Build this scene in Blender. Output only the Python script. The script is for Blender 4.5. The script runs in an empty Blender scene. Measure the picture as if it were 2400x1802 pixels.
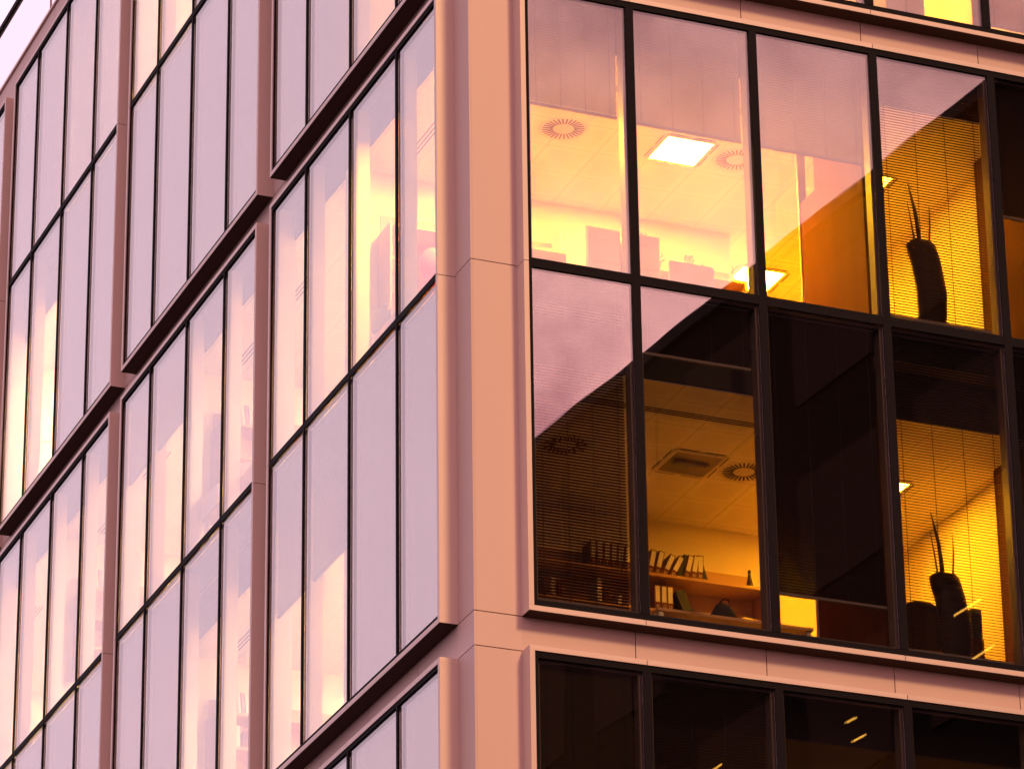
import bpy, bmesh, math, random
from mathutils import Vector, Matrix
random.seed(7)
R = math.radians
sc = bpy.context.scene
col = sc.collection

# ------------------------------------------------------------------ camera
cam_d = bpy.data.cameras.new("camera")
cam = bpy.data.objects.new("camera", cam_d)
col.objects.link(cam)
YAW, PITCH, ROLL = .391, .4249, -.014
cy, sy, cp, sp = math.cos(YAW), math.sin(YAW), math.cos(PITCH), math.sin(PITCH)
fwd = Vector((sy*cp, cy*cp, sp)); rgt = Vector((cy, -sy, 0)); upv = rgt.cross(fwd)
r2 = rgt*math.cos(ROLL) + upv*math.sin(ROLL); u2 = -rgt*math.sin(ROLL) + upv*math.cos(ROLL)
cam.matrix_world = Matrix(((r2.x, u2.x, -fwd.x, -14.5226), (r2.y, u2.y, -fwd.y, -36.5912),
                           (r2.z, u2.z, -fwd.z, -19.3957), (0, 0, 0, 1)))
cam_d.sensor_width = 36.0
cam_d.lens = 9998.62/2400*36
cam_d.clip_start = .5
cam_d.clip_end = 3000
sc.camera = cam

# ------------------------------------------------------------------ sky and sun
SUN_EL = R(36)
SUN_DIR = Vector((.26, -.966, .0)).normalized()*math.cos(SUN_EL) + Vector((0, 0, math.sin(SUN_EL)))
w = bpy.data.worlds.new("World"); sc.world = w; w.use_nodes = True
nt = w.node_tree; nt.nodes.clear()
N = nt.nodes.new; LK = nt.links.new
out = N('ShaderNodeOutputWorld'); bg = N('ShaderNodeBackground'); LK(bg.outputs[0], out.inputs[0])
tc = N('ShaderNodeTexCoord')
sky = N('ShaderNodeTexSky'); sky.sky_type = 'NISHITA'; sky.sun_disc = False
sky.sun_elevation = SUN_EL; sky.sun_rotation = math.atan2(SUN_DIR.x, SUN_DIR.y)
def vdot(v, src):
    n = N('ShaderNodeVectorMath'); n.operation = 'DOT_PRODUCT'; n.inputs[1].default_value = v
    LK(src, n.inputs[0]); return n.outputs['Value']
def mrange(src, a, b, c=0., d=1., smooth=True, NN=N, LL=LK):
    n = NN('ShaderNodeMapRange'); n.interpolation_type = 'SMOOTHSTEP' if smooth else 'LINEAR'
    for i, v in enumerate((a, b, c, d)): n.inputs[i+1].default_value = v
    LL(src, n.inputs[0]); return n.outputs[0]
side = mrange(vdot((.66, -.74, .1), tc.outputs['Generated']), -.5, .75)
base = N('ShaderNodeMix'); base.data_type = 'RGBA'; LK(side, base.inputs[0])
base.inputs[6].default_value = (1.29, .925, 1.11, 1)      # pale lilac overcast behind the building
base.inputs[7].default_value = (1.60, .80, .86, 1)      # rosy cloud on the sunset side
nz = N('ShaderNodeTexNoise'); nz.inputs['Scale'].default_value = 17; nz.inputs['Detail'].default_value = 5
nz.inputs['Roughness'].default_value = .55
LK(tc.outputs['Generated'], nz.inputs['Vector'])
cl = mrange(nz.outputs[0], .32, .68)
clc = N('ShaderNodeMix'); clc.data_type = 'RGBA'; LK(cl, clc.inputs[0])
clc.inputs[6].default_value = (.56, .44, .50, 1); clc.inputs[7].default_value = (1.45, 1.42, 1.28, 1)
amt = N('ShaderNodeMix'); amt.data_type = 'RGBA'
amtf = mrange(side, .1, 1., .03, 1.); LK(amtf, amt.inputs[0])
amt.inputs[6].default_value = (1, 1, 1, 1)
mul = N('ShaderNodeMix'); mul.data_type = 'RGBA'; mul.blend_type = 'MULTIPLY'; mul.inputs[0].default_value = 1
sz = N('ShaderNodeSeparateXYZ'); LK(tc.outputs['Generated'], sz.inputs[0])
gr = mrange(sz.outputs[2], .385, .475, 1.5, .74)
grc = N('ShaderNodeVectorMath'); grc.operation = 'SCALE'; LK(clc.outputs[2], grc.inputs[0]); LK(gr, grc.inputs['Scale'])
LK(grc.outputs[0], amt.inputs[7])
LK(base.outputs[2], mul.inputs[6]); LK(amt.outputs[2], mul.inputs[7])
ns = N('ShaderNodeMix'); ns.data_type = 'RGBA'; ns.blend_type = 'ADD'; ns.inputs[0].default_value = .002
LK(mul.outputs[2], ns.inputs[6]); LK(sky.outputs[0], ns.inputs[7])
LK(ns.outputs[2], bg.inputs[0]); bg.inputs[1].default_value = 1.0

sun_d = bpy.data.lights.new("sun", 'SUN'); sun = bpy.data.objects.new("sun", sun_d); col.objects.link(sun)
sun_d.energy = 2.9; sun_d.angle = R(10); sun_d.color = (1, .62, .27)
sun.rotation_euler = SUN_DIR.to_track_quat('Z', 'Y').to_euler()

sc.view_settings.view_transform = 'Standard'; sc.view_settings.look = 'None'
sc.view_settings.exposure = 0; sc.view_settings.gamma = 1
sc.render.engine = 'CYCLES'
sc.cycles.transparent_max_bounces = 24; sc.cycles.max_bounces = 10
sc.cycles.sample_clamp_indirect = 50; sc.cycles.caustics_reflective = False
sc.cycles.use_denoising = True

# ------------------------------------------------------------------ materials
MATS = {}
def mat(name, color, rough=.6, metal=0., noise=0., nscale=3., spec=.25, emit=None, streak=False, island=0):
    if name in MATS: return MATS[name]
    m = bpy.data.materials.new(name); m.use_nodes = True
    t = m.node_tree; b = t.nodes['Principled BSDF']
    b.inputs['Base Color'].default_value = (*color, 1); b.inputs['Roughness'].default_value = rough
    b.inputs['Metallic'].default_value = metal; b.inputs['Specular IOR Level'].default_value = spec
    if emit: b.inputs['Emission Color'].default_value = (*emit[0], 1); b.inputs['Emission Strength'].default_value = emit[1]
    if noise:
        c = t.nodes.new('ShaderNodeTexCoord'); n = t.nodes.new('ShaderNodeTexNoise')
        mp = t.nodes.new('ShaderNodeMapping')
        if streak: mp.inputs['Scale'].default_value = (1, 1, .12)
        t.links.new(c.outputs['Object'], mp.inputs[0]); t.links.new(mp.outputs[0], n.inputs['Vector'])
        n.inputs['Scale'].default_value = nscale; n.inputs['Detail'].default_value = 6
        r = t.nodes.new('ShaderNodeMix'); r.data_type = 'RGBA'
        r.inputs[6].default_value = (*[x*(1-noise) for x in color], 1)
        r.inputs[7].default_value = (*[min(1, x*(1+noise)) for x in color], 1)
        t.links.new(n.outputs[0], r.inputs[0]); t.links.new(r.outputs[2], b.inputs['Base Color'])
    if island:
        g = t.nodes.new('ShaderNodeNewGeometry'); v = t.nodes.new('ShaderNodeMapRange')
        v.inputs[3].default_value = 1-island; v.inputs[4].default_value = 1+island
        t.links.new(g.outputs['Random Per Island'], v.inputs[0])
        x = t.nodes.new('ShaderNodeVectorMath'); x.operation = 'SCALE'
        t.links.new(b.inputs['Base Color'].links[0].from_socket, x.inputs[0]); t.links.new(v.outputs[0], x.inputs['Scale'])
        t.links.new(x.outputs[0], b.inputs['Base Color'])
    MATS[name] = m; return m
PANEL = mat('anodised_panel', (.49, .335, .30), .5, 0, .09, 1.3, streak=True, island=.05)
STRIP = mat('frame_metal', (.55, .40, .345), .38, .0, .05, 2., island=.04)
SOFF = mat('soffit_shade', (.045, .024, .018), .7, spec=.1)  # shade of the bay undersides put into the colour
JOINT = mat('joint_dark', (.03, .02, .02), .9)
GASK = mat('black_gasket', (.006, .004, .005), .8, spec=.1)
SPACER = mat('spacer_bar', (.10, .07, .08), .5)
FIN = mat('inner_frame', (.62, .52, .46), .5)
FINR = mat('inner_frame_dim', (.16, .12, .10), .5, spec=.1)  # darkened copy of inner_frame; dimness of the right fins put into colour
CORD = mat('blind_cord', (.02, .015, .015), .8, spec=.1)
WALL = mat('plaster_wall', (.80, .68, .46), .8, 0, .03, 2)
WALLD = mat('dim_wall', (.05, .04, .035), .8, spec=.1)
BULK = mat('recess_shade_black', (.018, .013, .012), .8, spec=.1)  # shade in the recess above the ceiling edge put into near-black colour
CARPET = mat('carpet', (.42, .34, .25), .95, 0, .2, 30)
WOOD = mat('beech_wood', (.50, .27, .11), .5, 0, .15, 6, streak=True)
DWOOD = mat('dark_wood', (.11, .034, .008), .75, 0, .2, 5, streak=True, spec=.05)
SLAT = None
def glass_mat():
    m = bpy.data.materials.new('coated_glass'); m.use_nodes = True
    t = m.node_tree; t.nodes.clear(); n = t.nodes.new; l = t.links.new
    o = n('ShaderNodeOutputMaterial'); mix = n('ShaderNodeMixShader'); tr = n('ShaderNodeBsdfTransparent')
    gl = n('ShaderNodeBsdfGlossy'); gl.inputs['Roughness'].default_value = 0
    gl.inputs['Color'].default_value = (1, .97, .97, 1)
    tr.inputs['Color'].default_value = (.93, .90, .86, 1)
    ge = n('ShaderNodeNewGeometry'); c = n('ShaderNodeTexCoord'); oi = n('ShaderNodeObjectInfo')
    sm = n('ShaderNodeVectorMath'); sm.operation = 'SCALE'; l(oi.outputs['Random'], sm.inputs['Scale'])
    sm.inputs[0].default_value = (37, 53, 71)
    mp = n('ShaderNodeVectorMath'); mp.operation = 'MULTIPLY'; mp.inputs[1].default_value = (1.1, 22, .8)
    l(c.outputs['Object'], mp.inputs[0])
    ad = n('ShaderNodeVectorMath'); ad.operation = 'ADD'; l(mp.outputs[0], ad.inputs[0]); l(sm.outputs[0], ad.inputs[1])
    nz = n('ShaderNodeTexNoise'); nz.inputs['Scale'].default_value = 1.0; nz.inputs['Detail'].default_value = 1
    l(ad.outputs[0], nz.inputs['Vector'])
    sb = n('ShaderNodeVectorMath'); sb.operation = 'SUBTRACT'; l(nz.outputs['Color'], sb.inputs[0]); sb.inputs[1].default_value = (.5, .5, .5)
    s2 = n('ShaderNodeVectorMath'); s2.operation = 'SCALE'; s2.inputs['Scale'].default_value = .0029; l(sb.outputs[0], s2.inputs[0])
    a2 = n('ShaderNodeVectorMath'); a2.operation = 'ADD'; l(ge.outputs['Normal'], a2.inputs[0]); l(s2.outputs[0], a2.inputs[1])
    nm = n('ShaderNodeVectorMath'); nm.operation = 'NORMALIZE'; l(a2.outputs[0], nm.inputs[0])
    l(nm.outputs[0], gl.inputs['Normal'])
    dt = n('ShaderNodeVectorMath'); dt.operation = 'DOT_PRODUCT'; l(ge.outputs['Normal'], dt.inputs[0]); l(ge.outputs['Incoming'], dt.inputs[1])
    def mth(op, a, b):
        k = n('ShaderNodeMath'); k.operation = op
        for i, v in enumerate((a, b)):
            if v is None: continue
            if isinstance(v, (int, float)): k.inputs[i].default_value = v
            else: l(v, k.inputs[i])
        return k.outputs[0]
    f = mth('ADD', mth('MULTIPLY', mth('POWER', mth('SUBTRACT', 1., mth('ABSOLUTE', dt.outputs['Value'], None)), 5.), 1-.2), .2)
    l(f, mix.inputs[0]); l(tr.outputs[0], mix.inputs[1]); l(gl.outputs[0], mix.inputs[2]); l(mix.outputs[0], o.inputs[0])
    return m
GLASS = glass_mat()
def clear_glass():
    m = bpy.data.materials.new('clear_glass'); m.use_nodes = True
    t = m.node_tree; t.nodes.clear(); n = t.nodes.new; l = t.links.new
    o = n('ShaderNodeOutputMaterial'); mix = n('ShaderNodeMixShader'); tr = n('ShaderNodeBsdfTransparent')
    gl = n('ShaderNodeBsdfGlossy'); gl.inputs['Roughness'].default_value = .02; mix.inputs[0].default_value = .05
    tr.inputs['Color'].default_value = (.98, .97, .97, 1)
    l(tr.outputs[0], mix.inputs[1]); l(gl.outputs[0], mix.inputs[2]); l(mix.outputs[0], o.inputs[0]); return m
CLEAR = clear_glass()
def slat_mat(name, c, tl):
    m = bpy.data.materials.new(name); m.use_nodes = True
    t = m.node_tree; t.nodes.clear(); n = t.nodes.new; l = t.links.new
    o = n('ShaderNodeOutputMaterial'); mix = n('ShaderNodeMixShader'); d = n('ShaderNodeBsdfDiffuse'); tr = n('ShaderNodeBsdfTranslucent')
    d.inputs[0].default_value = (*c, 1); tr.inputs[0].default_value = (*[min(1, x*1.1) for x in c], 1); mix.inputs[0].default_value = tl
    l(d.outputs[0], mix.inputs[1]); l(tr.outputs[0], mix.inputs[2]); l(mix.outputs[0], o.inputs[0]); return m
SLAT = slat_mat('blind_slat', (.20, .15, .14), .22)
SLATD = slat_mat('blind_slat_shaded', (.05, .034, .024), .2)  # darkened copy of blind_slat; shade on unlit blinds put into colour
def ceiling_mat():
    m = bpy.data.materials.new('ceiling_tiles'); m.use_nodes = True
    t = m.node_tree; n = t.nodes.new; l = t.links.new; b = t.nodes['Principled BSDF']; b.inputs['Roughness'].default_value = .85
    c = n('ShaderNodeTexCoord'); s = n('ShaderNodeSeparateXYZ'); l(c.outputs['Object'], s.inputs[0])
    def mth(op, a, b_=None, c_=None):
        k = n('ShaderNodeMath'); k.operation = op
        for i, v in enumerate((a, b_, c_)):
            if v is None: continue
            if isinstance(v, (int, float)): k.inputs[i].default_value = v
            else: l(v, k.inputs[i])
        return k.outputs[0]
    fx = mth('ABSOLUTE', mth('SUBTRACT', mth('FRACT', mth('DIVIDE', mth('SUBTRACT', s.outputs[0], .33), .6)), .5))
    fy = mth('ABSOLUTE', mth('SUBTRACT', mth('FRACT', mth('DIVIDE', mth('SUBTRACT', s.outputs[1], .26), .6)), .5))
    mx = mth('MAXIMUM', fx, fy)
    line = mth('GREATER_THAN', mx, .483); inner = mth('LESS_THAN', mx, .36)
    m1 = n('ShaderNodeMix'); m1.data_type = 'RGBA'; l(inner, m1.inputs[0])
    m1.inputs[6].default_value = (.74, .66, .55, 1); m1.inputs[7].default_value = (.69, .61, .51, 1)
    m2 = n('ShaderNodeMix'); m2.data_type = 'RGBA'; l(line, m2.inputs[0]); l(m1.outputs[2], m2.inputs[6])
    m2.inputs[7].default_value = (.60, .52, .43, 1); l(m2.outputs[2], b.inputs['Base Color']); return m
CEIL = ceiling_mat()

# ------------------------------------------------------------------ mesh helpers
class MB:
    def __init__(s): s.bm = bmesh.new()
    def box(s, x0, x1, y0, y1, z0, z1, M=None):
        vs = [Vector((x, y, z)) for x in (x0, x1) for y in (y0, y1) for z in (z0, z1)]
        if M is not None: vs = [M @ v for v in vs]
        v = [s.bm.verts.new(p) for p in vs]
        for f in ((0, 1, 3, 2), (4, 6, 7, 5), (0, 4, 5, 1), (2, 3, 7, 6), (0, 2, 6, 4), (1, 5, 7, 3)):
            s.bm.faces.new([v[i] for i in f])
        return s
    def fb(s, face, a0, a1, d0, d1, z0, z1):     # a along the facade, d depth behind its plane
        return s.box(d0, d1, a0, a1, z0, z1) if face == 'l' else s.box(a0, a1, d0, d1, z0, z1)
    def tube(s, pts, rad, n=8):
        pts = [Vector(p) for p in pts]; rs = rad if isinstance(rad, (list, tuple)) else [rad]*len(pts)
        rings = []
        for i, p in enumerate(pts):
            d = (pts[min(i+1, len(pts)-1)] - pts[max(i-1, 0)]).normalized()
            a = d.orthogonal().normalized() if abs(d.z) < .9 else d.cross(Vector((0, 1, 0))).normalized()
            b = d.cross(a)
            rings.append([s.bm.verts.new(p + (a*math.cos(2*math.pi*k/n) + b*math.sin(2*math.pi*k/n))*rs[i]) for k in range(n)])
        for i in range(len(rings)-1):
            for k in range(n):
                s.bm.faces.new((rings[i][k], rings[i][(k+1) % n], rings[i+1][(k+1) % n], rings[i+1][k]))
        s.bm.faces.new(rings[0][::-1]); s.bm.faces.new(rings[-1]); return s
    def loft(s, sections):      # list of (center, half x, half y, rounding exponent)
        rings = []
        n = 20
        for (cx, cy_, cz), hx, hy in sections:
            rg = []
            for k in range(n):
                t = 2*math.pi*k/n; c, q = math.cos(t), math.sin(t)
                rg.append(s.bm.verts.new((cx + math.copysign(abs(c)**.7, c)*hx, cy_ + math.copysign(abs(q)**.7, q)*hy, cz)))
            rings.append(rg)
        for i in range(len(rings)-1):
            for k in range(n):
                s.bm.faces.new((rings[i][k], rings[i][(k+1) % n], rings[i+1][(k+1) % n], rings[i+1][k]))
        s.bm.faces.new(rings[0][::-1]); s.bm.faces.new(rings[-1]); return s
    def obj(s, name, m, parent=None, smooth=False, bevel=0):
        bmesh.ops.recalc_face_normals(s.bm, faces=s.bm.faces)
        if bevel: bmesh.ops.bevel(s.bm, geom=s.bm.edges[:], offset=bevel, segments=2, affect='EDGES')
        me = bpy.data.meshes.new(name); s.bm.to_mesh(me); s.bm.free()
        if smooth:
            for p in me.polygons: p.use_smooth = True
        me.materials.append(m)
        o = bpy.data.objects.new(name, me); col.objects.link(o)
        if parent is not None: o.parent = parent; o.matrix_parent_inverse = parent.matrix_world.inverted()
        return o
def empty(name, loc=(0, 0, 0), label=None, cat=None, group=None, rz=0):
    o = bpy.data.objects.new(name, None); col.objects.link(o); o.location = loc; o.rotation_euler = (0, 0, rz)
    o.empty_display_size = .2
    o.matrix_world = Matrix.Translation(loc) @ Matrix.Rotation(rz, 4, 'Z')
    if label: tag(o, label, cat, group)
    return o
def tag(o, label, cat, group=None):
    o['label'] = label; o['category'] = cat
    if group: o['group'] = group
    return o
def struct(o): o['kind'] = 'structure'; return o
def part(name, m, parent, *boxes, **kw):
    b = MB()
    for bb in boxes: b.box(*bb)
    return b.obj(name, m, parent, **kw)

# ------------------------------------------------------------------ ground
GZ = -21.0
struct(part('ground', mat('asphalt', (.035, .03, .03), .9, 0, .3, 4), None, (-900, 900, -900, 900, GZ-.5, GZ-.12)))
struct(part('pavement', mat('paving', (.09, .08, .075), .85, 0, .15, 3), None, (-4.5, 16.8, -4.5, 36, GZ-.116, GZ)))
struct(part('kerb', mat('kerb_stone', (.3, .27, .25), .8, 0, .1, 5), None, (-4.65, -4.503, -4.65, 36, GZ-.116, GZ+.003), (-4.5, 16.8, -4.65, -4.503, GZ-.116, GZ+.003)))
struct(part('road_marking', mat('road_paint', (.7, .68, .62), .7), None, *[(x, x+2, -12.1, -11.98, GZ-.116, GZ-.112) for x in range(-40, 60, 6)]))

# ------------------------------------------------------------------ the office building
BLD = tag(empty('office_building', (0, 0, GZ)), 'corner office block with pink metal cladding and tall projecting glazed bays', 'building')
H = 7.6
ZB, ZT = -3.92, 3.31           # outer bottom and top of a bay of the middle tier
LB0, LE, LW, LP = .6699, 1.205, 1.4764, 5.9001      # left facade: first edge, end pane, pane, pitch
RB0, RE, RW = .786, 1.2, 1.4594
WD = .2                        # how far the bays stand proud of the cladding
XM, YM = 12.7, 30.7            # far ends of the building
TOP = 11.55
def left_mull(k):              # glass edges and mullion centres of left bay k (1..)
    y = LB0 + (k-1)*LP
    return [y, y+LE, y+LE+LW, y+LE+2*LW, y+2*LE+2*LW]
def right_mull():
    return [RB0] + [RB0+RE+RW*i for i in range(7)] + [RB0+2*RE+RW*6]
PANE_CACHE = {}
def pane(face, a0, a1, z0, z1, parent):
    key = (face, round(a1-a0, 3), round(z1-z0, 3))
    if key not in PANE_CACHE:
        hw, hz = (a1-a0)/2, (z1-z0)/2
        me_o = MB().fb(face, -hw, hw, -.012, .012, -hz, hz).obj('pane', GLASS)
        PANE_CACHE[key] = me_o.data; o = me_o
    else:
        o = bpy.data.objects.new('pane', PANE_CACHE[key]); col.objects.link(o)
    c = ((a0+a1)/2, .044, (z0+z1)/2)
    loc = Vector((c[1], c[0], c[2])) if face == 'l' else Vector(c)
    o.location = loc; o.parent = parent; o.matrix_parent_inverse = parent.matrix_world.inverted()
    return o
def bay(face, ms, dz, detail=True):
    zb, zt, zm = ZB+dz, ZT+dz, 0+dz
    ol, orr = ms[0]-.038 if face == 'l' else ms[0]-.073, ms[-1]+.038 if face == 'l' else ms[-1]+.073
    s = .055; g = .004
    fr = MB()
    cuts = [ol] + [m for i, m in enumerate(ms[1:-1]) if face == 'l' or i % 2 == 0] + [orr]
    for i in range(len(cuts)-1):
        a0, a1 = cuts[i] + (g if i else 0), cuts[i+1] - (g if i < len(cuts)-2 else 0)
        fr.fb(face, a0, a1, 0, .24, zb, zb+s); fr.fb(face, a0, a1, 0, .24, zt-s, zt)
    for a0 in (ol, orr-s):
        fr.fb(face, a0, a0+s, 0, .24, zb+s+.001, zm-.05-g); fr.fb(face, a0, a0+s, 0, .24, zm-.05+g, zt-s-.001)
    bo = fr.obj('window_bay', STRIP, BLD)
    gb = MB(); il, ir = ol+s, orr-s
    sh, tr_, pe = (.125, .105, .04) if face == 'r' else (.1, .078, .018)
    gb.fb(face, il-.01, ir+.01, .012, .03, zb+s-.01, zb+sh); gb.fb(face, il-.01, ir+.01, .012, .03, zt-sh, zt-s+.01)
    gb.fb(face, il-.01, il+pe, .012, .03, zb+sh+.001, zt-sh-.001); gb.fb(face, ir-pe, ir+.01, .012, .03, zb+sh+.001, zt-sh-.001)
    gb.fb(face, il+pe+.001, ir-pe-.001, .0125, .03, zm-tr_, zm)
    hw = .046 if face == 'r' else .021
    for m in ms[1:-1]:
        gb.fb(face, m-hw, m+hw, .008, .03, zb+sh+.002, zm-tr_-.001); gb.fb(face, m-hw, m+hw, .008, .03, zm+.001, zt-sh-.002)
        gb.fb(face, m-hw, m+hw, .009, .03, zm-tr_-.0005, zm+.0005)
    # dark closers behind the perimeter and joints of the frame
    gb.fb(face, ol+.004, orr-.004, .02, .235, zb+s+.001, zb+s+.012); gb.fb(face, ol+.004, orr-.004, .02, .235, zt-s-.012, zt-s-.001)
    gb.obj('glazing_bars', GASK, bo)
    MB().fb(face, ol+.003, orr-.003, .003, .238, zb-.006, zb-.0005).obj('soffit_shade_sheet', SOFF, bo)  # added near-black sheet carrying the underside shade
    MB().fb(face, ol+.06, orr-.06, .079, .243, zm-.15, zm-.12).obj('light_stop', BULK, bo)  # added strip blocking room light that leaks past the floor edge
    spb = MB()       # spacer bars seen through the edges of each pane
    fin = MB()
    edges = [il+pe] + ms[1:-1] + [ir-pe]
    for i in range(len(edges)-1):
        a0, a1 = edges[i] + (hw if i else 0), edges[i+1] - (hw if i < len(edges)-2 else 0)
        for z0, z1 in ((zb+sh, zm-tr_), (zm, zt-sh)):
            t = .03
            spb.fb(face, a0-.02, a0+t, .062, .075, z0-.02, z1+.02); spb.fb(face, a1-t, a1+.02, .062, .075, z0-.02, z1+.02)
            spb.fb(face, a0+t, a1-t, .062, .075, z0-.02, z0+t); spb.fb(face, a0+t, a1-t, .062, .075, z1-t, z1+.02)
            if detail: pane(face, a0-.01, a1+.01, z0-.01, z1+.01, bo)
    spb.obj('spacer_bars', SPACER, bo)
    for m in ms[1:-1]: fin.fb(face, m-.055, m+.055, .077, .235, zb+.06, zt-.06)
    fin.fb(face, ol+.056, ol+.1, .077, .3, zb+.06, zt-.06); fin.fb(face, orr-.1, orr-.056, .077, .3, zb+.06, zt-.06)
    fin.obj('inner_mullions', FIN if face == 'l' else FINR, bo)
    if not detail:
        MB().fb(face, il, ir, .04, .06, zb+s, zt-s).obj('glazing', GLASS, bo)
    return bo
LEFT_VIS = {(1, 0), (2, 0), (3, 0), (1, H), (2, H), (3, H), (4, H), (1, -H), (2, -H)}
for k in range(1, 6):
    for dz in (H, 0, -H, -2*H):
        bay('l', left_mull(k), dz, (k, dz) in LEFT_VIS)
for dz in (H, 0, -H, -2*H): bay('r', right_mull(), dz, dz > -2*H)

# cladding: rectangles between the bays, split into panels with open joints over a dark backing
def clad():
    pb, jb = MB(), MB(); G = .005
    def panels(face, cs, z0, z1, zc=()):
        zz = [z0] + [z for z in zc if z0 < z < z1] + [z1]
        for i in range(len(cs)-1):
            for j in range(len(zz)-1):
                pb.fb(face, cs[i]+(G if i else 0), cs[i+1]-(G if i < len(cs)-2 else 0), WD, WD+.025, zz[j]+G, zz[j+1]-G)
    tiers = [H, 0, -H, -2*H]
    zall = sorted([ZB+t for t in tiers] + [ZT+t for t in tiers] + [0.03+t-.06 for t in tiers])
    for face, segs, end in (('l', [left_mull(k) for k in range(1, 6)], YM), ('r', [right_mull()], XM)):
        o = .038 if face == 'l' else .073
        # vertical strips, full height
        x = WD+.0262 if face == 'r' else WD
        for ms in segs + [None]:
            a0 = x; a1 = (ms[0]-o) if ms else end
            pb_c = [a0, a1]
            panels(face, pb_c, GZ, TOP, zall)
            jb.fb(face, a0+.01, a1+.02 if ms else a1-.01, WD+.027, WD+.05, GZ, TOP-.01)
            if ms: x = ms[-1]+o
        # horizontal strips above each bay
        for ms in segs:
            a0, a1 = ms[0]-o, ms[-1]+o
            if face == 'l': cs = [a0] + [m-.12 for m in ms[1:-1]] + [a1]
            else: cs = [a0] + [m-.035 for m in ms[1:-1]] + [a1]
            for z0, z1 in [(GZ, ZB-2*H)] + [(ZT+t-H, ZB+t) for t in (H, 0, -H)] + [(ZT+H, TOP)]:
                panels(face, cs, z0+.0, z1)
                jb.fb(face, a0, a1, WD+.027, WD+.05, z0-.02, z1+.02)
    pb.obj('cladding', PANEL, BLD); jb.obj('cladding_joints', JOINT, BLD)
clad()
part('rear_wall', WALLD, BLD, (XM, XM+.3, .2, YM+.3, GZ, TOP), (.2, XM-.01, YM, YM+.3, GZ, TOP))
part('coping', STRIP, BLD, (.17, .6, .17, YM+.3, TOP, TOP+.04), (.602, XM+.3, .17, .6, TOP, TOP+.04))
part('roof', mat('roof_membrane', (.25, .22, .21), .9), BLD, (.27, XM, .27, YM, 11.0, 11.2))
# glass balustrade on the roof edge
bal = tag(empty('roof_balustrade', (.3, 15, TOP+.04)), 'frameless glass balustrade with black handrail along the roof edge', 'balustrade')
part('handrail', GASK, bal, (.19, .26, .2, YM, 12.72, 12.80), (.262, XM, .19, .26, 12.72, 12.80))
for i in range(10):
    y0 = 16.83-2.95*5+2.95*i
    part('glass_panel', CLEAR, bal, (.215, .235, y0+.01, min(YM, y0+2.94), TOP+.042, 12.715))
part('panel_joint', mat('red_seal', (.12, .03, .04), .6), bal, *[(.212, .238, 16.83-2.95*5+2.95*i-.008, 16.83-2.95*5+2.95*i+.008, TOP+.042, 12.716) for i in range(10)])

# floors, ceilings, partitions
FL = {k: -.1+3.8*k for k in range(-5, 3)}
for k, f in FL.items():
    part('floor_slab', CARPET, BLD, (.26, XM-.01, .26, YM-.01, f-.28, f))
    part('bulkhead', BULK, BLD, (.26, XM-.02, .49, .497, f+2.96, f+3.5), (.285, .297, .498, YM-.02, f+2.96, f+3.5), (.245, .257, .245, YM-.01, f-.28, f-.001), (.258, XM-.01, .245, .257, f-.28, f-.001))
    W_ = WALL if k > -2 else WALLD  # lower tiers: darkness of unlit rooms put into wall and ceiling colour
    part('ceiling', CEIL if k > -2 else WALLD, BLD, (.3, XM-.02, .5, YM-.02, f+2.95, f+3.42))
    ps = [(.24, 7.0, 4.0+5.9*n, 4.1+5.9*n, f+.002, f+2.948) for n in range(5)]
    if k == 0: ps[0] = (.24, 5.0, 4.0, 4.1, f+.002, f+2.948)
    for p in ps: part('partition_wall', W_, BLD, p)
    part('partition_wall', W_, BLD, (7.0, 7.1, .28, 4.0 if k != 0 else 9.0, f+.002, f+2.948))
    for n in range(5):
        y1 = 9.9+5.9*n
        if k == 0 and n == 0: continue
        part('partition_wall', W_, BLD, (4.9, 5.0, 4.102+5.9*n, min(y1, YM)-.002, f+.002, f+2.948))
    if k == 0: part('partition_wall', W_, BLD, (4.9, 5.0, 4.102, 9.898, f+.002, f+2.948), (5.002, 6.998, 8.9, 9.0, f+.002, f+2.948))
part('partition_wall', WALL, BLD, (.24, 3.0, 18.5, 18.6, 3.702, 6.648))
for k in (0, -1):
    f = FL[k]
    st = tag(empty('partition_screen', (4.9, .9, f)), ['wood-veneered screen wall beside the bright third pane, upper row', 'wood-veneered screen wall behind the third pane, lower row'][-k], 'screen')
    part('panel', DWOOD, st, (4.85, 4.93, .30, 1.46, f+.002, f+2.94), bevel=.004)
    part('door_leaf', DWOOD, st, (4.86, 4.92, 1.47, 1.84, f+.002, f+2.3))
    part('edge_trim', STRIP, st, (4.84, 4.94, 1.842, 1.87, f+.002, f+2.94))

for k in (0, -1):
    cc = part('dimming_board', DWOOD, None, (6.84, 6.994, .32, 1.36, FL[k]+.002, FL[k]+2.94))  # added dark board over the bright wall end, standing in for dimness
    tag(cc, 'added dark board dimming the end wall right of the curved vase, %s row' % ('upper', 'lower')[-k], 'board')
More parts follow.
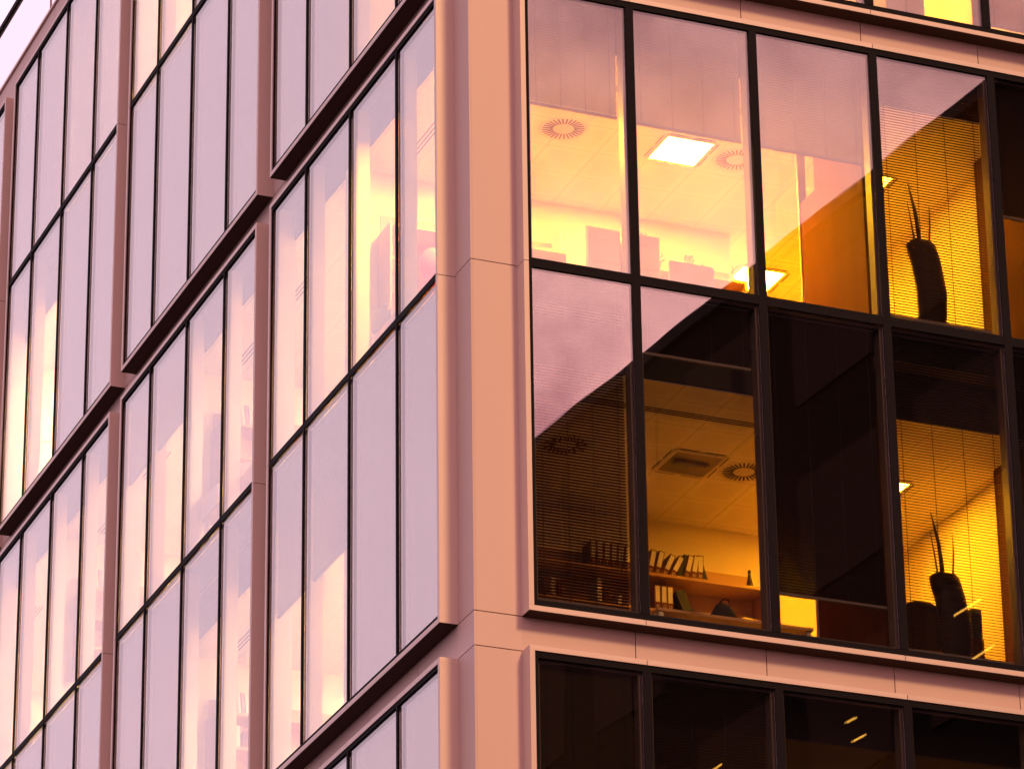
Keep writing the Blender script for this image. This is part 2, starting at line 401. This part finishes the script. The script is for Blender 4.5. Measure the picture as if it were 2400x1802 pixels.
# ------------------------------------------------------------------ ceiling lights, vents
def emis(name, c, s):
    m = bpy.data.materials.new(name); m.use_nodes = True; t = m.node_tree; t.nodes.clear()
    o = t.nodes.new('ShaderNodeOutputMaterial'); e = t.nodes.new('ShaderNodeEmission')
    e.inputs[0].default_value = (*c, 1); e.inputs[1].default_value = s; t.links.new(e.outputs[0], o.inputs[0]); return m
AMB = (1, .56, .02); CREAM = (1, .74, .40); GOLD = (1, .44, .012)
LOUV = mat('louvre_metal', (.45, .4, .35), .3, .6)
def ceiling_light(x, y, k, c=None, s=0, label=''):
    z = FL[k]+2.95
    t = tag(empty('ceiling_light', (x, y, z)), label, 'ceiling light', 'square recessed ceiling lights')
    b = MB(); r, q = .315, .275
    b.box(x-r, x+r, y-r, y-q, z-.012, z-.001); b.box(x-r, x+r, y+q, y+r, z-.012, z-.001)
    b.box(x-r, x-q, y-q, y+q, z-.012, z-.001); b.box(x+q, x+r, y-q, y+q, z-.012, z-.001)
    b.obj('frame', FIN, t)
    g = MB()
    for sgn in (-1, 1):
        for h in (-1, 1):
            g.box(x+h*.155-.12, x+h*.155+.12, y+sgn*.338-.006, y+sgn*.338+.006, z-.004, z-.0005)
            g.box(x+sgn*.338-.006, x+sgn*.338+.006, y+h*.155-.12, y+h*.155+.12, z-.004, z-.0005)
    g.obj('air_slot', GASK, t)
    if c: part('diffuser', emis('lamp_panel', c, s), t, (x-q+.002, x+q-.002, y-q+.002, y+q-.002, z-.008, z-.002))
    else:
        part('diffuser', mat('reflector', (.25, .2, .15), .35, .5), t, (x-q+.002, x+q-.002, y-q+.002, y+q-.002, z-.004, z-.002))
        lv = MB()
        for i in range(11): lv.box(x-.2+i*.038, x-.192+i*.038, y-.06, y+.01, z-.04, z-.0045)
        lv.box(x-.2, x+.2, y-.064, y-.06, z-.03, z-.0045)
        lv.obj('louvre', LOUV, t)
    return t
ceiling_light(3.6, 2.26, 0, AMB, 620, 'glowing white square ceiling light behind the second pane, upper row')
ceiling_light(1.2, 2.26, 0, AMB, 600, 'lit ceiling light over the corner of the upper room')
ceiling_light(5.79, 5.0, 0, GOLD, 400, 'lit ceiling light low in the left of the third pane')
ceiling_light(5.87, 2.3, 0, GOLD, 120, 'lit ceiling light above the curved vase, upper row')
ceiling_light(3.63, 2.36, -1, None, 0, 'unlit louvred ceiling light behind the second pane, lower row')
ceiling_light(5.87, 2.3, -1, GOLD, 265, 'lit ceiling light above the curved vase, lower row')
ceiling_light(3.6, 2.26, 1, AMB, 330, 'lit ceiling light over the corner room of the top tier')
ceiling_light(6.0, 2.26, 1, GOLD, 300, 'lit ceiling light behind the cupboard in the top tier')
ceiling_light(6.0, 2.26, -2, GOLD, 300, 'faint ceiling light behind the dark bottom tier')
for n, k, s in ((1, 0, 170), (2, 0, 190), (3, 0, 190), (1, -1, 190), (3, 1, 170), (2, 2, 200), (2, -1, 40), (1, -2, 10)):
    for i, yy in enumerate((1.2, 3.6)):
        ceiling_light(2.8, 4.1+5.9*(n-1)+yy, k, CREAM, s*2.3, 'lit ceiling light, %s room behind left facade, %s, %s' % (('first', 'second', 'third', 'fourth')[n], {0: 'middle tier upper row', -1: 'middle tier lower row', 1: 'top tier lower row', 2: 'top tier upper row', -2: 'bottom tier'}[k], ('nearer', 'farther')[i]))
ceiling_light(2.1, 17.0, 1, CREAM, 500, 'lit ceiling light before the wall with the framed picture')
def diffuser(x, y, k, label):
    z = FL[k]+2.95
    t = tag(empty('air_diffuser', (x, y, z)), label, 'air vent', 'round ceiling air diffusers')
    b = MB(); b.tube([(x, y, z-.004), (x, y, z-.001)], .29, 32); b.obj('plate', FIN, t)
    v = MB()
    for i in range(28):
        a = 2*math.pi*i/28; M = Matrix.Translation((x, y, z-.006)) @ Matrix.Rotation(a, 4, 'Z')
        v.box(.12, .24, -.009, .009, -.002, .001, M @ Matrix.Rotation(.25, 4, 'Z'))
    v.obj('vane_slots', GASK, t)
diffuser(2.15, 2.24, 0, 'round swirl air vent behind the first pane, upper row')
diffuser(4.28, 2.24, 0, 'round swirl air vent right of the glowing ceiling light')
diffuser(4.28, 2.36, -1, 'round swirl air vent right of the unlit ceiling light')
diffuser(2.15, 2.36, -1, 'round swirl air vent behind the dim blind, lower row')
def slots(face, k, a0, a1, label):
    z = FL[k]+2.95
    d0 = .74 if face == 'l' else 1.12
    b = MB()
    for i in range(3): b.fb(face, a0, a1, d0+i*.045, d0+i*.045+.018, z-.004, z-.0005)
    tag(b.obj('slot_vent', GASK, None), label, 'air vent', 'linear ceiling slot vents')
NM = {0: 'middle tier upper row', -1: 'middle tier lower row', 1: 'top tier lower row', 2: 'top tier upper row'}
for k in (0, -1): slots('r', k, 1.3, 4.7, 'triple slot air vent along the right facade ceiling, %s' % NM[k])
for k in (0, -1):
    for n in range(4):
        for j, (u, v) in enumerate(((.35, 1.35), (2.4, 3.4), (4.4, 5.4))):
            a = (4.1+5.9*(n-1)) if n else -1.8
            if a+u < .9: continue
            slots('l', k, a+u, a+v, '%s slot vent in the %s room behind the left facade, %s' % (('nearest', 'middle', 'farthest')[j], ('first', 'second', 'third', 'fourth')[n], NM[k]))

# ------------------------------------------------------------------ blinds
def blind(face, a0, a1, z0, z1, tilt, label, m=SLAT, pitch=.033, cords=4, nice=True):
    t = tag(empty('venetian_blind', (0, 0, 0)), label, 'blind', 'venetian blinds on the %s facade' % ('left' if face == 'l' else 'right'))
    d = .12 if face == 'r' else .13
    b = MB(); wd = .0168; z = z1-.05
    c, s = math.cos(R(tilt))*wd, math.sin(R(tilt))*wd
    while z > z0+.03:
        q = []
        for (dd, zz) in ((-c, s), (0, .0025), (c, -s)):
            for a in (a0, a1):
                q.append(b.bm.verts.new((d+dd, a, z+zz) if face == 'l' else (a, d+dd, z+zz)))
        b.bm.faces.new((q[0], q[1], q[3], q[2])); b.bm.faces.new((q[2], q[3], q[5], q[4]))
        z -= pitch
    ob = b.obj('slats', m, t)
    MB().fb(face, a0, a1, d-.02, d+.02, z1-.035, z1).obj('head_rail', SPACER, t)
    MB().fb(face, a0, a1, d-.014, d+.014, z0, z0+.028).obj('bottom_rail', m if not nice else SPACER, t)
    if cords:
        for i in range(cords):
            a = a0+.08+(a1-a0-.16)*i/(cords-1)
            MB().fb(face, a-.0028, a+.0028, d-.018, d-.0145, z0+.02, z1-.03).obj('cord', CORD, t)
    return t
rm = right_mull()
def rp(i): return (rm[i]+(.07 if i else .06), rm[i+1]-.13)
OR = ['first', 'second', 'third', 'fourth', 'fifth', 'sixth']
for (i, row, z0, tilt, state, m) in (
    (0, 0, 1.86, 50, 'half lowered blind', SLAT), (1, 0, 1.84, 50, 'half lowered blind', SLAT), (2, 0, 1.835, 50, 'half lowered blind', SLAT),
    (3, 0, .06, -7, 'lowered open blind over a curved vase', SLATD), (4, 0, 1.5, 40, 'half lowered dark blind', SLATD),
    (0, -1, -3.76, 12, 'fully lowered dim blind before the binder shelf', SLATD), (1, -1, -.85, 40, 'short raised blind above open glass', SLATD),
    (2, -1, -3.33, 38, 'dim blind with a lit gap below', SLATD), (3, -1, -3.76, -11, 'open blind before the lower vase', SLATD),
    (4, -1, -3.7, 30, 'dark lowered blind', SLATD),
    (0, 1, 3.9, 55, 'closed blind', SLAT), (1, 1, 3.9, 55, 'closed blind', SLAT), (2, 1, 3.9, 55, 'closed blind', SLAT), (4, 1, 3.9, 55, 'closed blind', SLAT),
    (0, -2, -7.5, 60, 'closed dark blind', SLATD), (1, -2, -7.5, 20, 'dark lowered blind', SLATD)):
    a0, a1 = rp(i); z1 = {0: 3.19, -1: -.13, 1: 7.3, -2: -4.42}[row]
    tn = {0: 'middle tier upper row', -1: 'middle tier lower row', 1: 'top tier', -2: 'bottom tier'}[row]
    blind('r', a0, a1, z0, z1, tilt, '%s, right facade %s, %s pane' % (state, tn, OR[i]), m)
# left facade blinds: (bay, tier dz, row(0 lower,1 upper), pane) -> bottom
def lblind(k, dz, row, i, z0=None, state='closed lilac blind'):
    ms = left_mull(k); a0, a1 = ms[i]+.06, ms[i+1]-.06
    zb, z1 = ((ZB+dz+.14, dz-.13) if row == 0 else (dz+.03, ZT+dz-.13))
    tn = {H: 'top tier', 0: 'middle tier', -H: 'bottom tier'}[dz]
    blind('l', a0, a1, zb if z0 is None else z0, z1, 76 if z0 is None else 45,
          '%s, left facade %s bay, %s %s row, %s pane' % (state, OR[k-1], tn, ('lower', 'upper')[row], OR[i]), SLAT, cords=0)
for i in (2, 3): lblind(1, H, 0, i)
for i in range(4): lblind(2, H, 0, i)
for i in (0, 1): lblind(3, H, 0, i)
for i in (0, 1): lblind(2, H, 1, i)
for i in range(4): lblind(3, H, 1, i)
for i in (0, 1): lblind(1, 0, 0, i)
for i in (2, 3): lblind(1, 0, 0, i, -1.92, 'half lowered blind')
for i in (2, 3): lblind(2, 0, 0, i)
lblind(2, 0, 1, 2, 2.05, 'slightly lowered blind'); lblind(2, 0, 1, 3, 2.05, 'slightly lowered blind')
for i in range(4): lblind(3, 0, 0, i)
for i in range(4): lblind(1, -H, 1, i)
lblind(4, H, 0, 0); lblind(4, H, 1, 0)

# ------------------------------------------------------------------ shelves and what stands on them
def shelf_unit(x0, x1, yb, k, label):       # wall shelf along a partition facing -y, front at yb
    f = FL[k]
    t = tag(empty('wall_shelf', (x0, yb+.2, f)), label, 'shelf')
    for zz in (f+2.15, f+1.72, f+1.3): part('shelf_board', WOOD, t, (x0, x1, yb, yb+.38, zz-.035, zz))
    part('back_panel', WOOD, t, (x0, x1, yb+.382, yb+.396, f+.9, f+2.42))
    part('side_panel', WOOD, t, (x0-.03, x0-.002, yb-.004, yb+.396, f+.9, f+2.15)); part('side_panel', WOOD, t, (x1+.002, x1+.03, yb-.004, yb+.396, f+.9, f+2.15))
shelf_unit(.62, 4.98, 3.6, 0, 'long wooden wall shelf with vases at the back of the upper corner room')
shelf_unit(.62, 5.1, 3.6, -1, 'long wooden wall shelf with leaning ring binders behind lower second pane')
shelf_unit(.6, 3.2, 9.5, 0, 'wooden wall shelf seen through second left bay, upper row')
shelf_unit(.6, 3.2, 9.5, -1, 'wooden wall shelf of books seen through second left bay, lower row')
shelf_unit(.6, 3.2, 15.4, 0, 'wooden wall shelf seen through third left bay')
BIND = mat('binder_red', (.16, .035, .02), .5); PAPER = mat('label_paper', (.75, .68, .5), .7, 0, .05, 20)
BINDD = mat('binder_dark', (.03, .03, .04), .5); BOOKW = mat('book_cover', (.7, .6, .5), .6); BOOKM = mat('book_mauve', (.35, .2, .25), .6)
RING = mat('ring_metal', (.6, .5, .4), .3, .8)
def binder(x, y, z, lean, label, body=None, w_=.068, h=.3, spine=True, group='ring binders on the shelves', name='ring_binder'):
    # x: left foot of the spine, y: spine face; lean in degrees, positive leans to +x
    M = Matrix.Translation((x, y, z)) @ Matrix.Rotation(R(lean), 4, 'Y')
    body = body or BIND
    t = empty(name, (x, y, z)); tag(t, label, 'binder' if spine else 'book', group)
    MB().box(0, w_, .003, .25, .002, h, M).obj('cover', body, t)
    if spine:
        MB().box(.008, w_-.008, 0, .0028, .1, h-.012, M).obj('spine_label', PAPER, t)
        rb = MB(); c = (w_/2, 0, .05)
        for j in range(10):
            a = 2*math.pi*j/10; a2 = 2*math.pi*(j+1)/10
            p = [M @ Vector((c[0]+rr*math.cos(q), -.001, c[2]+rr*math.sin(q))) for q in (a, a2) for rr in (.012, .017)]
            p2 = [M @ Vector((c[0]+rr*math.cos(q), .0028, c[2]+rr*math.sin(q))) for q in (a, a2) for rr in (.012, .017)]
            v = [rb.bm.verts.new(q) for q in p+p2]
            for fc in ((0, 1, 3, 2), (4, 6, 7, 5), (0, 4, 5, 1), (2, 3, 7, 6)): rb.bm.faces.new([v[q] for q in fc])
        rb.obj('finger_ring', RING, t)
    return t
zs = FL[-1]+2.152
for j, (x, ln) in enumerate(((2.98, 0), (3.06, 0), (3.14, 2), (3.22, 3), (3.30, 4), (3.38, 6), (3.46, 8))):
    binder(x, 3.64, zs, ln, '%s of seven ring binders behind the dim first blind' % ['first', 'second', 'third', 'fourth', 'fifth', 'sixth', 'seventh'][j])
for j, (x, ln, m) in enumerate(((3.66, 12, 0), (3.745, 14, 0), (3.83, 25, 0), (3.925, 27, 0), (4.03, 17, 1), (4.10, 15, 0), (4.19, 10, 0), (4.275, 3, 0))):
    binder(x, 3.64, zs, ln, '%s leaning binder from left on top shelf, lower second pane' % (OR+['seventh', 'eighth'])[j], BINDD if m else None, .045 if m else .068, spine=not m, name='ring_binder')
binder(4.385, 3.64, zs, -16, 'thin dark folder leaning left against the last binder', BINDD, .02, .27, spine=False)
z2 = FL[-1]+1.722
for j, x in enumerate((3.745, 3.825, 3.9)): binder(x, 3.64, z2, 0, '%s of three upright binders on the lower shelf' % OR[j])
binder(4.10, 3.64, z2, -22, 'wide dark slanted folder beside three upright binders', BINDD, .11, .27, spine=False)
for j, (x, h) in enumerate(((2.42, .22), (2.5, .22), (2.58, .2), (3.05, .28), (3.14, .2), (3.3, .12))): binder(x, 3.64, z2, 0, '%s small book on lower shelf behind the dim first blind' % OR[j], BOOKW if j % 2 else BIND, .05, h, spine=False, name='book', group='books behind the dim blind')
zs = FL[0]+2.152; z2 = FL[0]+1.722
for j, x in enumerate((2.68, 2.745, 2.81)): binder(x, 3.64, zs, 0, '%s of three white binders standing on the upper room shelf' % OR[j], BOOKW, .058, .29, name='ring_binder')
for j, x in enumerate((2.66, 2.75, 2.84)): binder(x, 3.64, z2, 0, '%s of three pale binders under the white binders' % OR[j], BOOKW, .06, .24)
for j, x in enumerate((2.18, 2.25, 2.31, 2.38, 2.44)): binder(x, 3.64, z2, -14, '%s leaning book at the left of the upper room' % OR[j], BOOKM if j % 2 else BOOKW, .03, .3, spine=False, name='book', group='leaning books in the upper room')
for k, yb in ((-1, 9.54), (0, 9.54), (0, 15.44)):
    for j, x in enumerate((.74, .78, .83, .87, .92, .97)):
        binder(x, yb, FL[k]+2.152, -6, '%s leaning book on shelf in left %s bay, %s' % (OR[j], 'second' if yb < 10 else 'third', NM[k]), (BOOKM, BOOKW)[j % 2], .035, .28, spine=False, name='book', group='books in left facade rooms')
for j, (x, h, m) in enumerate(((.82, .28, BOOKW), (.93, .22, BIND), (1.02, .2, BOOKM))): binder(x, 9.54, FL[-1]+1.722, 0, '%s book on the lower board of the left second bay shelf' % OR[j], m, .07, h, spine=False, name='book', group='books on lower board')

def lathe(name, prof, x, y, z, m, parent=None, n=20):
    b = MB(); rings = []
    for r_, h in prof: rings.append([b.bm.verts.new((x+r_*math.cos(2*math.pi*i/n), y+r_*math.sin(2*math.pi*i/n), z+h)) for i in range(n)])
    for i in range(len(rings)-1):
        for j in range(n): b.bm.faces.new((rings[i][j], rings[i][(j+1) % n], rings[i+1][(j+1) % n], rings[i+1][j]))
    b.bm.faces.new(rings[0][::-1]); b.bm.faces.new(rings[-1])
    return b.obj(name, m, parent, smooth=True)
bt = tag(empty('bottle', (4.97, 3.75, FL[-1]+2.152)), 'small dark sauce bottle at the right end of the binder shelf', 'bottle')
lathe('body', [(.036, 0), (.04, .02), (.04, .075), (.03, .12), (.02, .17), (.015, .215)], 4.97, 3.75, FL[-1]+2.152, mat('bottle_glass', (.05, .03, .01), .1), bt)
lathe('cap', [(.017, .216), (.018, .245), (.01, .25)], 4.97, 3.75, FL[-1]+2.152, GASK, bt)
# papers
def papers(x, y, z, n, w_, label, rot=0):
    t = empty('paper_pile', (x, y, z)); tag(t, label, 'papers')
    for i in range(n):
        M = Matrix.Translation((x, y, z+.012*i)) @ Matrix.Rotation(random.uniform(-.12, .12)+rot, 4, 'Z')
        MB().box(-w_/2, w_/2, -.13, .13, .0005, .011, M).obj('folder', [PAPER, BOOKM, BOOKW][i % 3], t)
papers(4.38, 3.78, FL[-1]+1.722, 4, .3, 'pile of bright papers beside the slanted folder on the lower shelf')
papers(4.9, 3.78, FL[-1]+1.722, 5, .24, 'sagging pile of open magazines at the right end of the lower shelf', .3)
# vases with flowers on the upper shelf
GREEN = mat('leaf', (.10, .09, .03), .6); YV = mat('yellow_glaze', (.85, .55, .03), .3)
for (x, hh, lb, nb) in ((4.05, .17, 'slim yellow vase with one dry stem on the upper shelf', 1), (4.36, .17, 'yellow vase holding a drooping mauve flower on the upper shelf', 4), (4.90, .16, 'round yellow vase near the right end of the upper shelf', 0)):
    z = FL[0]+2.152
    t = tag(empty('flower_vase', (x, 3.78, z)), lb, 'vase')
    lathe('vase', [(.03, 0), (.045, .03), (.05, .07), (.03, .12), (.022, hh)], x, 3.78, z, YV, t)
    MB().tube([(x, 3.78, z+hh-.04), (x+.02, 3.78, z+hh+.06), (x+.01, 3.78, z+hh+.12)], .006).obj('stem', GREEN, t)
    fl = MB()
    for i in range(nb*4):
        M = Matrix.Translation((x+random.uniform(-.06, .07), 3.78+random.uniform(-.04, .04), z+hh+random.uniform(.02, .13))) @ Matrix.Rotation(random.uniform(0, 3), 4, 'Y') @ Matrix.Rotation(random.uniform(0, 3), 4, 'Z')
        fl.box(-.03, .03, -.002, .002, -.015, .015, M)
    if nb: fl.obj('petals', BOOKM, t)
can = tag(MB().tube([(4.52, 3.78, FL[0]+2.152), (4.52, 3.78, FL[0]+2.33), (4.53, 3.78, FL[0]+2.38)], [.02, .022, .012]).obj('candle', BOOKM), 'thin mauve candle between the vases on the upper shelf', 'candle')
# cabinets in the upper corner room
GREY = mat('cabinet_metal', (.52, .40, .38), .5)
def cabinet(x0, x1, y0, y1, k, h, label):
    f = FL[k]; t = tag(empty('filing_cabinet', ((x0+x1)/2, (y0+y1)/2, f)), label, 'cabinet')
    part('body', GREY, t, (x0, x1, y0, y1, f+.002, f+h), bevel=.006)
    n = 4
    for i in range(n):
        z0 = f+.05+(h-.08)/n*i
        d = part('drawer', GREY, t, (x0+.015, x1-.015, y0-.012, y0-.001, z0, z0+(h-.08)/n-.012))
        part('handle', LOUV, d, ((x0+x1)/2-.06, (x0+x1)/2+.06, y0-.03, y0-.0125, z0+.28, z0+.3))
cabinet(2.285, 2.70, 2.0, 2.55, 0, 1.66, 'tall pink-lit filing cabinet with papers on top, first pane')
cabinet(2.77, 3.18, 2.0, 2.55, 0, 1.66, 'tall filing cabinet carrying a small printer, second pane')
papers(2.46, 2.25, FL[0]+1.662, 2, .3, 'low pile of folders on the filing cabinet in the first pane')
t = tag(empty('printer', (2.95, 2.2, FL[0]+1.662)), 'small wedge-shaped desk printer on the second filing cabinet', 'printer')
MB().loft([((2.95, 2.2, FL[0]+1.664), .16, .14), ((2.95, 2.2, FL[0]+1.74), .15, .13), ((2.9, 2.22, FL[0]+1.80), .07, .1)]).obj('body', BOOKM, t)
part('paper_tray', PAPER, t, (2.86, 3.02, 2.03, 2.059, FL[0]+1.70, FL[0]+1.72))
def desk(x0, x1, y0, y1, k, label, hh=.74):
    f = FL[k]; t = tag(empty('desk', ((x0+x1)/2, (y0+y1)/2, f)), label, 'desk')
    part('top', WOOD, t, (x0, x1, y0, y1, f+hh-.03, f+hh))
    for xx in (x0+.02, x1-.07):
        for yy in (y0+.02, y1-.07): part('leg', LOUV, t, (xx, xx+.05, yy, yy+.05, f+.002, f+hh-.031))
desk(2.9, 4.6, 1.27, 1.95, 0, 'desk behind the second pane, upper row')
desk(2.7, 4.5, 1.27, 1.95, -1, 'desk behind the second pane, lower row')
desk(.32, .8, 2.6, 3.93, 0, 'low desk under the handbag behind the first left bay', .6)
desk(.32, 1.0, 7.4, 9.42, 0, 'desk with file boxes behind the second left bay')
t = tag(empty('monitor', (3.35, 1.5, FL[0]+.742)), 'pale computer monitor seen from behind at the second pane sill', 'monitor')
part('screen', GREY, t, (3.06, 3.60, 1.5, 1.54, FL[0]+.84, FL[0]+1.14), bevel=.01)
part('stand', GREY, t, (3.30, 3.36, 1.545, 1.58, FL[0]+.76, FL[0]+1.0), (3.22, 3.44, 1.45, 1.65, FL[0]+.742, FL[0]+.759))
# dark draped bag on lower desk
t = tag(empty('bag', (3.53, 1.45, FL[-1]+.742)), 'dark slumped cloth bag at the bottom of the second pane, lower row', 'bag')
b = MB().loft([((3.53, 1.45, FL[-1]+.742), .17, .12), ((3.53, 1.45, FL[-1]+.80), .15, .11), ((3.53, 1.45, FL[-1]+.87), .11, .09), ((3.525, 1.45, FL[-1]+.93), .07, .06), ((3.52, 1.45, FL[-1]+.955), .03, .03)])
b.obj('cloth', mat('dark_cloth', (.025, .02, .022), .9), t, smooth=True)
MB().tube([(3.47, 1.40, FL[-1]+.93), (3.50, 1.36, FL[-1]+.97), (3.56, 1.36, FL[-1]+.965), (3.59, 1.40, FL[-1]+.9)], .008).obj('strap', GASK, t)
# tall curved vases with reeds
VD = mat('vase_ceramic', (.018, .012, .008), .4, 0, .3, 6)
for k, yy in ((0, .62), (-1, .62)):
    f = FL[k]; dx = .0 if k == 0 else .05; dzz = 0 if k == 0 else -.12
    t = tag(empty('floor_vase', (5.75+dx, yy, f)), 'tall dark curved floor vase with reeds, %s row fourth pane' % ('upper', 'lower')[-k], 'vase', 'tall curved floor vases')
    secs = []
    for (h, cx, hx) in ((.002, 5.70, .10), (.1, 5.72, .13), (.3, 5.76, .155), (.55, 5.795, .165), (.8, 5.80, .17), (1.0, 5.775, .17), (1.15, 5.75, .17), (1.28, 5.715, .172), (1.36, 5.695, .165), (1.395, 5.69, .135)):
        secs.append(((cx+dx, yy, f+h+(dzz if h > .5 else 0)), hx, hx*.62))
    MB().loft(secs).obj('body', VD, t, smooth=True)
    zt = f+1.39+dzz
    for (x0, x1, x2, hh, rr) in ((5.63, 5.60, 5.57, .5, .012), (5.69, 5.66, 5.59, .72, .026), (5.80, 5.83, 5.84, .5, .013)):
        MB().tube([(x0+dx, yy, zt-.05), (x1+dx, yy+.01, zt+hh*.5), (x2+dx, yy+.02, zt+hh)], [rr, rr*.8, rr*.25]).obj('reed', VD, t, smooth=True)
# office chair by the lower vase
t = tag(empty('office_chair', (5.62, .95, FL[-1])), 'round-backed dark office chair left of the lower curved vase', 'chair')
f = FL[-1]
CH = mat('chair_fabric', (.07, .035, .02), .8)
def roundback(x, y, z0, z1, hw, name, m, par):
    b = MB(); pr = []
    for i in range(21):
        a = math.pi*i/20
        pr.append((x-hw*math.cos(a), z1-.16+.16*math.sin(a)))
    pr = [(x-hw, z0)] + pr + [(x+hw, z0)]
    f0 = [b.bm.verts.new((p[0], y, p[1])) for p in pr]; f1 = [b.bm.verts.new((p[0], y+.06, p[1])) for p in pr]
    b.bm.faces.new(f0); b.bm.faces.new(f1[::-1])
    for i in range(len(pr)): b.bm.faces.new((f0[i], f0[(i+1) % len(pr)], f1[(i+1) % len(pr)], f1[i]))
    return b.obj(name, m, par)
roundback(5.62, .9, f+.52, f+1.07, .25, 'backrest', CH, t)
part('seat', CH, t, (5.38, 5.86, .97, 1.42, f+.43, f+.5), bevel=.02)
MB().tube([(5.62, 1.18, f+.08), (5.62, 1.18, f+.43)], .03).obj('stem', GASK, t)
part('base', GASK, t, (5.35, 5.89, 1.15, 1.21, f+.03, f+.08), (5.59, 5.65, .9, 1.149, f+.03, f+.08), (5.59, 5.65, 1.211, 1.46, f+.03, f+.08))
t = tag(empty('bin_stack', (6.2, .9, f)), 'narrow dark stack of box files right of the lower vase', 'box files')
for i in range(3): part('box_file', BINDD if i != 1 else DWOOD, t, (6.13+.01*i, 6.29-.01*i, .8, 1.0, f+.34*i+.002, f+.34*i+.338))
# cupboard top tier
f = FL[1]
t = tag(empty('cupboard', (5.55, .7, f)), 'tall pale cupboard against the fourth pane of the top tier', 'cupboard')
part('carcass', GREY, t, (5.32, 5.80, .40, .9, f+.002, f+2.2)); part('door', GREY, t, (5.33, 5.555, .38, .398, f+.05, f+2.15)); part('door', GREY, t, (5.565, 5.79, .38, .398, f+.05, f+2.15))
# left facade contents
f = FL[0]; zd = f+.602
t = tag(empty('handbag', (.48, 3.42, zd)), 'large grey handbag with metal clasp on desk, first left bay', 'bag')
BAG = mat('bag_leather', (.16, .13, .17), .35)
Mb = Matrix.Translation((.50, 3.42, zd)) @ Matrix.Rotation(.75, 4, 'Z')
MB().box(-.2, .2, -.12, .12, .002, .30, Mb).obj('body', BAG, t, bevel=.03)
MB().box(-.19, .19, -.13, -.121, .16, .28, Mb).obj('flap', BAG, t)
MB().box(-.03, .03, -.145, -.131, .18, .21, Mb).obj('clasp', RING, t)
MB().tube([Mb @ Vector(p) for p in ((-.14, 0, .29), (-.12, 0, .36), (-.05, 0, .40), (.05, 0, .40), (.12, 0, .36), (.14, 0, .29))], .012).obj('handle', BAG, t)
bl = empty('balloon', (1.2, 3.0, f)); tag(bl, 'pink balloon beside the shelf in the first left bay', 'balloon')
lathe('skin', [(.012, -.26), (.06, -.2), (.13, -.1), (.17, .02), (.165, .1), (.12, .18), (.05, .22), (.01, .23)], 1.0, 3.3, 1.42, mat('pink_rubber', (.8, .12, .35), .3), bl)
MB().tube([(1.0, 3.3, 1.16), (1.02, 3.3, 1.0), (1.0, 3.3, .9)], .004, 5).obj('string', PAPER, bl)
zd = f+.742
t = tag(empty('file_box', (.48, 9.1, zd)), 'two open cardboard file boxes on desk in second left bay', 'box')
part('carton', PAPER, t, (.34, .66, 8.9, 9.32, zd+.002, zd+.24)); part('lid', BOOKW, t, (.335, .665, 8.89, 9.33, zd+.241, zd+.29))
roundback(.66, 8.45, f+.4, f+1.18, .26, 'office_chair', BOOKM, None)
tag(bpy.data.objects['office_chair.001'], 'mauve chair back in the second left bay, upper row', 'chair')
# framed picture on the wall behind third left bay top tier
t = tag(empty('picture_frame', (.85, 18.48, 5.8)), 'pale framed drawing on the wall behind the third left bay', 'picture')
part('frame', BOOKW, t, (.66, 1.06, 18.47, 18.497, 5.5, 5.53), (.66, 1.06, 18.47, 18.497, 6.02, 6.05), (.66, .69, 18.47, 18.497, 5.531, 6.019), (1.03, 1.06, 18.47, 18.497, 5.531, 6.019))
part('sheet', PAPER, t, (.691, 1.029, 18.485, 18.497, 5.531, 6.019)); part('drawn_lines', BOOKM, t, (.78, .94, 18.483, 18.4845, 5.68, 5.69), (.78, .94, 18.483, 18.4845, 5.88, 5.89), (.93, .94, 18.483, 18.4845, 5.691, 5.879))

# ------------------------------------------------------------------ opposite building (seen mirrored in the right facade)
OB = tag(empty('opposite_building', (16, -25, GZ)), 'dark office building across the street mirrored in the right facade glass', 'building')
HR = 14.0
A = Vector((15.3, -34.6, 0)); B_ = Vector((16.75, -17.5, 0))
d = (B_-A).normalized(); ang = math.atan2(d.y, d.x)
M = Matrix.Translation((A.x, A.y, 0)) @ Matrix.Rotation(ang, 4, 'Z')    # local +x runs north along the facade, -y into the building? +y faces the street
L0, L1 = -30, 25.5
DARKW = mat('dark_cladding', (.010, .007, .006), .8, 0, .2, 2, spec=0)
MB().box(L0, L1, -14, 0, GZ, HR, M).obj('wall', DARKW, OB)
MB().box(L0, L1, -14, .15, HR, HR+.25, M).obj('parapet', GASK, OB)
wg = mat('dark_window', (.026, .016, .012), 1, spec=0)
lampm = emis('lamp_strip', (1, .5, .07), 2.5)
litw = emis('lit_window', (1, .38, .06), .05)
rng = random.Random(3)
for fl in range(6):
    z0 = HR-3.6*(fl+1)+.6
    for c in range(14):
        x0 = L0+2+c*3.8
        wn = MB().box(x0, x0+2.6, .002, .05, z0, z0+2.2, M).obj('window', litw if rng.random() < .28 and fl >= 2 else wg, OB)
        for q in range(2 if fl in (2, 3) else 1):
            if rng.random() < (.75 if fl in (2, 3) else .12):
                zz = z0+.15+rng.random()*1.8; xa = x0+.2+rng.random()*1.5
                MB().box(xa, xa+.25+rng.random()*.6, .052+.011*q, .062+.011*q, zz, zz+.035, M).obj('lamp_strip', lampm, wn)
